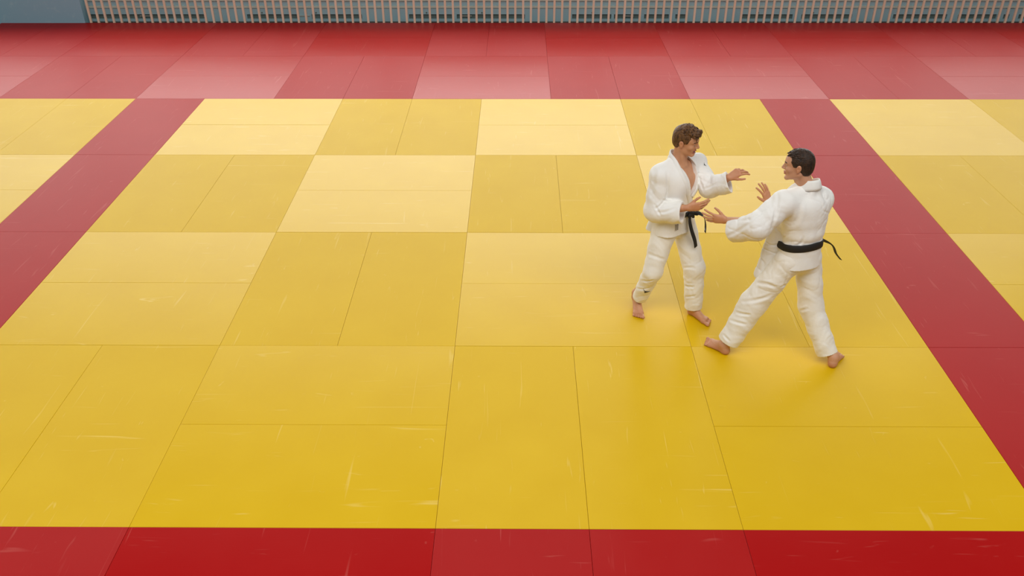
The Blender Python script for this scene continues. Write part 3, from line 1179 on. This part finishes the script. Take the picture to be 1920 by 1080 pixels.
def build_jacket(name, T, J, sl_r, cuffs, parent, origin, opening, skirt, seed, lines):
    pts = np.array([J['Rsh'], J['Lsh'], J['Rel'], J['Lel'], J['Rwr'], J['Lwr'], T(0, 0, -0.1), T(0, 0, 0.62), T(0.25, 0, 0), T(-0.25, 0, 0), T(0, 0.2, 0), T(0, -0.2, 0)])
    F = Field(pts.min(0) - 0.20, pts.max(0) + 0.20, 0.0045)
    ub = skirt['belt']
    # chest and back, blousing over the belt
    F.ell(T(0, 0.000, 0.345), T.R, V3(0.188, 0.142, 0.21) * T.sc, 0.03)
    F.ell(T(0, -0.008, 0.43), T.R, V3(0.198, 0.124, 0.115) * T.sc, 0.04)
    F.ell(T(0, -0.004, ub + 0.095), T.R, V3(0.166, 0.132, 0.10) * T.sc, 0.035)
    F.cone(T(-0.046, 0, ub), T(0.046, 0, ub), 0.113 * T.sc, 0.113 * T.sc, 0.03)
    for s_ in (-1, 1):
        F.ell(T(s_ * 0.075, 0.022, 0.37), T.R, V3(0.115, 0.118, 0.15) * T.sc, 0.03)
    # skirt below the belt
    for (l0, f0, u0, l1, f1, u1, ra, rb) in skirt['pieces']:
        F.cone(T(l0, f0, u0), T(l1, f1, u1), ra, rb, 0.03)
    for s_, s in ((-1, 'R'), (1, 'L')):
        F.cone(J[s + 'sh'] + 0.012 * T.u, T(s_ * 0.045, -0.012, 0.560), 0.072, 0.045, 0.05)
        F.cone(T(s_ * 0.09, 0, 0.44), J[s + 'sh'], 0.085, 0.088, 0.05)
        r0, r1, r2_ = sl_r[s]
        c = cuffs[s]
        F.cone(J[s + 'sh'], J[s + 'el'] + c.get('el', V3(0, 0, 0)), r0, r1, 0.014, fold=(0.0030, 2.2, 1, seed))
        F.cone(J[s + 'el'] + c.get('el', V3(0, 0, 0)), c['end'] + unit(c['end'] - J[s + 'el']) * 0.09, r1, r2_, 0.03,
               fold=(0.0028, 2.0, 1, seed + 1.5), flat=c.get('flat'))
    F.displace(folds(seed, 0.0046), 0.03)
    press_creases(F, lines)
    # hem: flat cut across the torso axis
    lo, hi = T(0, 0, skirt['hem']) - 0.36, T(0, 0, skirt['hem']) + 0.36
    sl, ax = F.sub(lo, hi)
    X, Y, Z = np.meshgrid(*ax, indexing='ij')
    L = T.loc(np.stack([X.ravel(), Y.ravel(), Z.ravel()], 1))
    hem = skirt['hem_fn'](L[:, 0], L[:, 1])
    inside = (np.abs(L[:, 0]) < 0.30) & (np.abs(L[:, 1]) < 0.27)
    e = np.where(inside, hem - L[:, 2], -0.2)
    F.d[sl] = np.maximum(F.d[sl], e.reshape(X.shape).astype(np.float32))
    # hollow under the hem
    for (l0, f0, u0, l1, f1, u1, ra, rb) in skirt['pieces'][:3]:
        F.cone(T(l0, f0, u0 - 0.06), T(l1, f1, u1 - 0.05), ra - 0.014, rb - 0.010, 0.004, 'sub')
    for s in 'RL':
        c = cuffs[s]
        cuff(F, J[s + 'el'] + c.get('el', V3(0, 0, 0)), c['end'], sl_r[s][2], cut=c.get('dir'))
    F.cone(T(-0.03, -0.060, 0.50), T(-0.02, -0.062, 0.575), 0.036, 0.026, 0.02)
    F.cone(T(0.03, -0.060, 0.50), T(0.02, -0.062, 0.575), 0.036, 0.026, 0.02)
    # neck opening
    F.cone(T(0, 0.006, 0.47), T(0, 0.010, 0.75), 0.066, 0.074, 0.004, 'sub')
    if opening:
        tri = [np.array(x) for x in opening]        # convex outline in torso (l, u)
        lo, hi = T(0, 0.12, 0.36) - 0.36, T(0, 0.12, 0.36) + 0.36
        sl, ax = F.sub(lo, hi)
        X, Y, Z = np.meshgrid(*ax, indexing='ij')
        L = T.loc(np.stack([X.ravel(), Y.ravel(), Z.ravel()], 1))
        e = np.full(len(L), -9.0)
        cen = sum(tri) / len(tri)
        for i in range(len(tri)):
            p, q = tri[i], tri[(i + 1) % len(tri)]
            n = np.array([q[1] - p[1], p[0] - q[0]])
            n = n / np.linalg.norm(n)
            if (cen - p) @ n > 0:
                n = -n
            e = np.maximum(e, (L[:, 0] - p[0]) * n[0] + (L[:, 2] - p[1]) * n[1])
        e = np.maximum(e, 0.015 - L[:, 1])
        F.d[sl] = np.maximum(F.d[sl], -e.reshape(X.shape).astype(np.float32))
    v, q = F.mesh()
    v = relax(v, q, 2, 0.5)
    return np_obj(name, v, q, [M_GI], parent, origin)


def build_trousers(name, T, J, rad, ends, parent, origin, seed, lines):
    pts = np.array([J['Rhip'], J['Lhip'], J['Rkn'], J['Lkn'], ends['R'], ends['L'], T(0, 0, 0.15)])
    lo = pts.min(0) - 0.22
    lo[2] = max(lo[2], 0.004)
    F = Field(lo, pts.max(0) + 0.22, 0.0045)
    F.ell(T(0, -0.006, 0.01), T.R, V3(0.168, 0.125, 0.13), 0.04)
    F.ell(T(0, 0, 0.10), T.R, V3(0.150, 0.115, 0.12), 0.04)
    for s in 'RL':
        r0, r1, r2_ = rad[s]
        F.cone(J[s + 'hip'], J[s + 'kn'], r0, r1, 0.045, fold=(0.0030, 2.6, 1, seed))
        e = np.asarray(ends[s], float)
        F.cone(J[s + 'kn'], e + unit(e - J[s + 'kn']) * 0.08, r1, r2_, 0.03, fold=(0.0036, 3.2, -1, seed + 2))
    F.displace(folds(seed, 0.0032), 0.03)
    press_creases(F, lines)
    for s in 'RL':
        cuff(F, J[s + 'kn'], ends[s], rad[s][2], 0.08)
    v, q = F.mesh()
    v = relax(v, q, 2, 0.5)
    return np_obj(name, v, q, [M_GI2], parent, origin)


def waist_belt(T, u, parent, origin, jacket, width, tilt=0.0, n=26, clamp=(0.172, 0.134)):
    """closed band around the waist laid on the jacket"""
    b = bvh_of(jacket)
    o = np.array(origin)
    rings = []
    for i in range(n * 2):
        a = 2 * math.pi * i / (n * 2)
        d = math.cos(a) * T.l + math.sin(a) * T.f
        c = T(0, 0, u + tilt * math.cos(a) + getattr(T, 'dip', 0) * max(0, -math.sin(a)))
        row = []
        for t in (-0.5, -0.17, 0.17, 0.5):
            p = c + T.u * width * t
            h = b.ray_cast(Vector(p + d * 0.35 - o), Vector(-d), 0.4)
            r = (np.array(h[0]) + o - p) @ d if h[0] is not None else 0.13
            r = min(r, T.sc / math.hypot(math.cos(a) / clamp[0], math.sin(a) / clamp[1]))
            row.append(r)
        rings.append((c, d, max(row[1], row[2])))
    rs = np.array([r[2] for r in rings])
    for _ in range(5):
        rs = 0.5 * rs + 0.25 * (np.roll(rs, 1) + np.roll(rs, -1))
    verts, faces = [], []
    prof = [(-0.5, -0.012), (-0.5, 0.004), (-0.38, 0.008), (0.0, 0.0085), (0.38, 0.008), (0.5, 0.004), (0.5, -0.012)]
    m = len(prof)
    N = len(rings)
    for (c, d, _), r in zip(rings, rs):
        for t, off in prof:
            verts.append(tuple(c + T.u * width * t + d * (r + off)))
    for i in range(N):
        j = (i + 1) % N
        for k in range(m):
            k2 = (k + 1) % m
            faces.append((i * m + k, j * m + k, j * m + k2, i * m + k2))
    ob = obj('belt', verts, faces, M_BELT, parent, origin, smooth=True)
    return ob, [(c, d, r) for (c, d, _), r in zip(rings, rs)]


def knot_mesh(c, R, parent, origin, sz=(0.034, 0.026, 0.024)):
    F = Field(c - 0.09, c + 0.09, 0.003)
    F.ell(c, R, sz, 0.01)
    F.cone(c - R[0] * 0.03 - R[2] * 0.008, c + R[0] * 0.03 + R[2] * 0.010, 0.016, 0.016, 0.005, flat=(R[1], 0.7))
    F.cone(c - R[0] * 0.012 + R[2] * 0.022 + R[1] * 0.01, c + R[0] * 0.014 - R[2] * 0.024 + R[1] * 0.012, 0.013, 0.013, 0.004)
    v, q = F.mesh()
    return np_obj('knot', v, q, [M_BELT], parent, origin)


def flat_mark(name, shapes, c, ux, uy, m, parent, origin, bvh, lift=0.0022, thick=0.0012):
    """flat shapes (lists of 2-D outlines in metres) laid on a cloth surface around c"""
    o = np.array(origin)
    ux, uy = unit(ux), unit(uy)
    nn = np.cross(ux, uy)
    vs, fs = [], []
    for poly in shapes:
        k = len(vs)
        n = len(poly)
        top, bot = [], []
        for (x, y) in poly:
            p = np.asarray(c, float) + ux * x + uy * y
            h = bvh.ray_cast(Vector(p - o + nn * 0.08), Vector(-nn), 0.16)
            if h[0] is not None:
                p = np.array(h[0]) + o
            top.append(tuple(p + nn * (lift + thick)))
            bot.append(tuple(p - nn * 0.001))
        vs += top + bot
        fs.append(tuple(range(k, k + n)))
        fs.append(tuple(range(k + 2 * n - 1, k + n - 1, -1)))
        for i in range(n):
            j = (i + 1) % n
            fs.append((k + j, k + i, k + n + i, k + n + j))
    return obj(name, vs, fs, m, parent, origin)


def person(loc, label):
    r = bpy.data.objects.new('person', None)
    COL.objects.link(r)
    r.location = loc
    tag(r, label, 'person')
    return r


# ------------------------------------------------------------------ fighter A: left, open collar, facing camera-right
OA = (1.88, 2.50, 0.0)
pa = person(OA, 'man with wavy brown hair in open white judo jacket, stepping towards the other fighter')
TA = Frame(V3(1.855, 2.60, 0.865), V3(-0.010, 0.030, 0.60), V3(0.72, -0.69, 0), 1.01)
HA = Frame(V3(1.886, 2.600, 1.612), V3(0.10, -0.16, 1.0), V3(0.90, -0.50, -0.22), 1.0)
JA = dict(Rsh=V3(1.690, 2.530, 1.335), Lsh=V3(2.030, 2.785, 1.330),
          Rel=V3(1.672, 2.470, 1.050), Rwr=V3(1.905, 2.340, 1.140), Rha=V3(1.985, 2.31, 1.17),
          Lel=V3(2.120, 2.600, 1.185), Lwr=V3(2.242, 2.490, 1.338), Lha=V3(2.31, 2.46, 1.40),
          Rhip=V3(1.775, 2.540, 0.850), Rkn=V3(1.690, 2.430, 0.480), Ran=V3(1.603, 2.630, 0.135),
          Lhip=V3(1.945, 2.660, 0.850), Lkn=V3(2.060, 2.510, 0.470), Lan=V3(2.095, 2.480, 0.080))
handsA = [
    (JA['Rwr'], V3(0.95, -0.18, 0.22), V3(-0.15, -0.10, 0.98), 'R',
     [(0.15, 0.35, 0.25), (0.30, 0.40, 0.25), (0.42, 0.45, 0.3), (0.55, 0.5, 0.3)], 0.10, (0.65, 0.25)),
    (JA['Lwr'], V3(0.72, -0.10, 0.58), V3(0.45, -0.80, -0.40), 'L',
     [(0.60, 0.45, 0.25), (0.75, 0.55, 0.3), (0.85, 0.6, 0.35), (0.95, 0.65, 0.35)], 0.10, (0.70, 0.15)),
]
feetA = [
    (JA['Ran'], V3(1.598, 2.680, 0.055), V3(1.607, 2.470, 0.0), V3(0.05, -1, 0.0), 'R'),
    (JA['Lan'], V3(2.068, 2.520, 0.0), V3(2.185, 2.365, 0.0), V3(0.62, -0.78, 0), 'L'),
]
build_body('body', TA, HA, JA, pa, OA, [M_SKIN, M_LIP, M_EYE, M_DARK, M_BROW, M_SKINR], handsA, feetA, 0.007)
build_hair('hair', HA, M_HAIRA, pa, OA, 'A')

skA = dict(belt=0.125, hem=-0.06,
           pieces=[(-0.075, 0, 0.12, -0.100, 0.0, -0.14, 0.118, 0.130), (0.075, 0, 0.12, 0.085, 0.0, -0.14, 0.118, 0.130),
                   (0.0, 0.012, 0.12, 0.0, 0.018, -0.14, 0.118, 0.130),
                   (-0.095, -0.075, 0.13, -0.150, -0.135, -0.10, 0.055, 0.045)],
           hem_fn=lambda l, f: -0.050 + 0.25 * np.clip(l - 0.03, 0, 1) + 0.0 * f)
ja = build_jacket('jacket', TA, JA,
                  {'R': (0.086, 0.092, 0.094), 'L': (0.086, 0.084, 0.094)},
                  {'R': dict(end=V3(1.872, 2.370, 1.082), el=V3(-0.005, 0, -0.005)),
                   'L': dict(end=V3(2.252, 2.500, 1.290), el=V3(0, 0, 0.01), dir=V3(0.85, -0.25, 0.42))},
                  pa, OA, ((0.098, 0.62), (-0.085, 0.62), (0.030, 0.255), (0.078, 0.335), (0.106, 0.42), (0.112, 0.52)), skA, 3, CREASE_JA)
bA = bvh_of(ja)
F_, Lf, Uf = TA.f, TA.l, TA.u
lapA1 = ribbon('lapel', [TA(0.004, -0.082, 0.612), TA(-0.058, -0.052, 0.605), TA(-0.086, 0.02, 0.575), TA(-0.096, 0.09, 0.50), TA(-0.076, 0.13, 0.41),
                         TA(-0.036, 0.14, 0.32), TA(0.012, 0.14, 0.235), TA(0.045, 0.13, 0.165)],
               [-F_ * 0.9, -Lf - 0.4 * F_, -Lf + 0.6 * F_ + 0.3 * Uf, F_ - 0.35 * Lf + 0.25 * Uf, F_ - 0.2 * Lf, F_, F_, F_], 0.046, 0.007, M_LAPEL, ja, OA, bA, 0.002, proj_from=2.6, curve=0.004)
lapA2 = ribbon('lapel', [TA(-0.004, -0.082, 0.612), TA(0.058, -0.052, 0.605), TA(0.096, 0.02, 0.575), TA(0.128, 0.08, 0.50), TA(0.134, 0.11, 0.41),
                         TA(0.100, 0.13, 0.33), TA(0.050, 0.14, 0.255)],
               [-F_ * 0.9, Lf - 0.4 * F_, Lf + 0.6 * F_ + 0.3 * Uf, F_ + 0.6 * Lf + 0.25 * Uf, F_ + 0.5 * Lf, F_ + 0.2 * Lf, F_], 0.044, 0.007, M_LAPEL, ja, OA, bA, 0.002, proj_from=2.6, curve=0.004)
tr = build_trousers('trousers', TA, JA, {'R': (0.110, 0.080, 0.062), 'L': (0.108, 0.092, 0.076)},
                    {'R': V3(1.622, 2.560, 0.130), 'L': V3(2.093, 2.480, 0.080)}, pa, OA, 11, CREASE_TA)
beltA, ringA = waist_belt(TA, 0.122, pa, OA, ja, 0.042)
kA = TA(0.022, 0.152, 0.118)
knot_mesh(kA, TA.R, beltA, OA)
# the two hanging ends
ribbon('belt_end', [kA + V3(0.005, 0, -0.01), kA + V3(0.055, -0.02, 0.020), kA + V3(0.100, -0.03, -0.010), kA + V3(0.122, -0.03, -0.075), kA + V3(0.128, -0.03, -0.155)],
       [F_, F_ + 0.8 * Uf, F_ + 0.8 * Lf, F_ + 1.2 * Lf, F_ + 1.2 * Lf], 0.040, 0.003, M_BELT, beltA, OA)
ribbon('belt_end', [kA + V3(-0.01, 0, 0.0), kA + V3(-0.012, -0.03, -0.05), kA + V3(0.010, -0.045, -0.13), kA + V3(0.045, -0.05, -0.22), kA + V3(0.062, -0.05, -0.285)],
       [F_, F_, F_, F_, F_], 0.042, 0.003, M_BELT, beltA, OA)
# white stitched label on the hanging end
c_ = kA + V3(0.128, -0.033, -0.120)
flat_mark('end_label', [[(-0.015, -0.012), (0.015, -0.012), (0.015, -0.006), (-0.015, -0.006)], [(-0.015, 0.0), (0.012, 0.0), (0.012, 0.006), (-0.015, 0.006)]],
          c_, V3(-F_[1], F_[0], 0) * 1.0, V3(0, 0, 1), M_PATCH, beltA, OA, bvh_of(bpy.data.objects['belt_end']), 0.002)
# maker's patch with upright characters on the skirt of the jacket
pc = TA(-0.120, 0.12, 0.035)
pt = flat_mark('label_patch', [[(-0.020, -0.030), (0.020, -0.030), (0.020, 0.030), (-0.020, 0.030)]], pc, TA.l, TA.u, M_PATCH, ja, OA, bA)
chars = []
for cx_ in (-0.008, 0.010):
    for r_ in range(4):
        y_ = 0.022 - r_ * 0.013
        chars += [[(cx_ - 0.005, y_ - 0.001), (cx_ + 0.005, y_ - 0.001), (cx_ + 0.005, y_ + 0.001), (cx_ - 0.005, y_ + 0.001)],
                  [(cx_ - 0.0012, y_ - 0.006), (cx_ + 0.0012, y_ - 0.006), (cx_ + 0.0012, y_ + 0.004), (cx_ - 0.0012, y_ + 0.004)],
                  [(cx_ - 0.005, y_ - 0.006), (cx_ + 0.005, y_ - 0.006), (cx_ + 0.005, y_ - 0.0045), (cx_ - 0.005, y_ - 0.0045)]]
flat_mark('label_writing', chars, pc, TA.l, TA.u, M_MARK, ja, OA, bA, 0.0038, 0.0006)
# small winged mark on the shin and on the shoulder
def wing(sz):
    return [[(-1.0 * sz, 0.62 * sz), (-0.72 * sz, 0.30 * sz), (-0.30 * sz, -0.02 * sz), (0.25 * sz, -0.02 * sz), (1.0 * sz, 0.10 * sz), (0.45 * sz, -0.22 * sz),
             (0.10 * sz, -0.40 * sz), (-0.22 * sz, -0.62 * sz), (-0.50 * sz, -0.60 * sz), (-0.42 * sz, -0.30 * sz), (-0.62 * sz, 0.02 * sz)]]
bT = bvh_of(tr)
flat_mark('shin_mark', wing(0.033), V3(1.650, 2.46, 0.285), V3(1, 0.05, -0.12), V3(0.1, 0, 1), M_MARK, tr, OA, bT)
flat_mark('shoulder_mark', wing(0.014), V3(2.07, 2.74, 1.345), V3(0.6, -0.1, -0.7), V3(0.6, 0.3, 0.5), M_MARK, ja, OA, bA)

# ------------------------------------------------------------------ fighter B: right, seen from behind, arm stretched left
OB = (2.72, 1.90, 0.0)
pb = person(OB, 'dark-haired man in white judo jacket seen from behind, arm reaching out to the left')
TB = Frame(V3(2.752, 1.985, 0.885), V3(-0.020, 0.065, 0.62), V3(-0.42, 0.90, 0), 1.03)
HB = Frame(V3(2.630, 2.060, 1.640), V3(-0.06, 0.06, 1.0), V3(-0.93, 0.36, -0.10), 1.0)
JB = dict(Rsh=V3(2.868, 2.090, 1.345), Lsh=V3(2.530, 1.945, 1.380),
          Rel=V3(2.800, 2.340, 1.170), Rwr=V3(2.578, 2.420, 1.150), Rha=V3(2.52, 2.43, 1.24),
          Lel=V3(2.345, 1.880, 1.240), Lwr=V3(2.155, 2.080, 1.165), Lha=V3(2.05, 2.12, 1.175),
          Rhip=V3(2.835, 2.025, 0.860), Rkn=V3(2.915, 1.960, 0.450), Ran=V3(3.110, 1.755, 0.080),
          Lhip=V3(2.655, 1.955, 0.860), Lkn=V3(2.450, 1.975, 0.460), Lan=V3(2.255, 1.925, 0.080))
handsB = [
    (JB['Rwr'], V3(-0.42, 0.05, 0.90), V3(-0.75, -0.60, -0.28), 'R',
     [(0.10, 0.20, 0.15), (0.10, 0.22, 0.15), (0.16, 0.25, 0.15), (0.22, 0.28, 0.15)], 0.20, (0.75, 0.10)),
    (JB['Lwr'], V3(-0.97, 0.22, 0.06), V3(0.05, -0.12, 0.99), 'L',
     [(0.15, 0.20, 0.12), (0.15, 0.22, 0.15), (0.18, 0.25, 0.15), (0.22, 0.28, 0.15)], 0.16, (0.80, 0.20)),
]
feetB = [
    (JB['Ran'], V3(3.092, 1.712, 0.0), V3(3.190, 1.865, 0.0), V3(0.55, 0.83, 0), 'R'),
    (JB['Lan'], V3(2.285, 1.890, 0.0), V3(2.165, 2.030, 0.0), V3(-0.62, 0.78, 0), 'L'),
]
build_body('body', TB, HB, JB, pb, OB, [M_SKIN2, M_LIP, M_EYE, M_DARK, M_DARK, M_SKINR], handsB, feetB, 0.0)
build_hair('hair', HB, M_HAIRB, pb, OB, 'B')
skB = dict(belt=0.118, hem=-0.08,
           pieces=[(-0.046, 0, 0.12, -0.072, 0.0, -0.15, 0.112, 0.124), (0.046, 0, 0.12, 0.076, 0.0, -0.15, 0.112, 0.126),
                   (0.0, -0.012, 0.12, 0.0, -0.014, -0.15, 0.112, 0.128),
                   (0.118, 0.10, 0.24, 0.160, 0.165, -0.17, 0.052, 0.050),
                   (0.140, 0.125, 0.25, 0.200, 0.185, -0.17, 0.050, 0.052)],
           hem_fn=lambda l, f: -0.050 - 0.15 * np.clip((f - 0.05) / 0.05, 0, 1) * (l > 0))
jb = build_jacket('jacket', TB, JB,
                  {'R': (0.082, 0.078, 0.080), 'L': (0.100, 0.104, 0.090)},
                  {'R': dict(end=V3(2.625, 2.410, 1.110)),
                   'L': dict(end=V3(2.205, 2.025, 1.105), el=V3(0.0, 0, -0.02))},
                  pb, OB, None, skB, 23, CREASE_JB)
bB = bvh_of(jb)
Fb, Lb, Ub = TB.f, TB.l, TB.u
ribbon('lapel', [TB(-0.11, 0.11, 0.51), TB(-0.096, 0.05, 0.565), TB(-0.078, -0.025, 0.595), TB(-0.040, -0.074, 0.606), TB(0.0, -0.086, 0.608), TB(0.040, -0.074, 0.606),
                 TB(0.078, -0.025, 0.595), TB(0.096, 0.05, 0.565), TB(0.11, 0.11, 0.51)],
       [-Lb + Fb + 0.6 * Ub, -Lb + 0.4 * Fb + 0.6 * Ub, -Lb - 0.4 * Fb + 0.4 * Ub, -Fb - 0.5 * Lb + 0.3 * Ub, -Fb + 0.3 * Ub, -Fb + 0.5 * Lb + 0.3 * Ub, Lb - 0.4 * Fb + 0.4 * Ub, Lb + 0.4 * Fb + 0.6 * Ub, Lb + Fb + 0.6 * Ub],
       0.078, 0.006, M_LAPEL, jb, OB)
build_trousers('trousers', TB, JB, {'R': (0.104, 0.098, 0.080), 'L': (0.108, 0.110, 0.086)},
               {'R': V3(3.070, 1.795, 0.085), 'L': V3(2.285, 1.930, 0.100)}, pb, OB, 31, CREASE_TB)
TB.dip = 0.016
beltB, ringB = waist_belt(TB, 0.118, pb, OB, jb, 0.058, clamp=(0.19, 0.165))
kB = TB(-0.02, 0.165, 0.100)
knot_mesh(kB, TB.R, beltB, OB)
ribbon('belt_end', [kB, TB(-0.10, 0.165, 0.110), TB(-0.175, 0.12, 0.105), V3(3.020, 2.10, 0.945), V3(3.075, 2.08, 0.865), V3(3.120, 2.07, 0.815)],
       [Fb, Fb - 0.5 * Lb, -Lb + 0.3 * Fb, V3(0.8, 0.3, 0.5), V3(0.8, 0.3, 0.5), V3(0.8, 0.3, 0.5)], 0.036, 0.003, M_BELT, beltB, OB)
ribbon('belt_end', [kB, TB(0.0, 0.185, 0.09), TB(0.015, 0.19, -0.03), TB(0.03, 0.19, -0.14)],
       [Fb, Fb, Fb, Fb], 0.040, 0.003, M_BELT, beltB, OB)
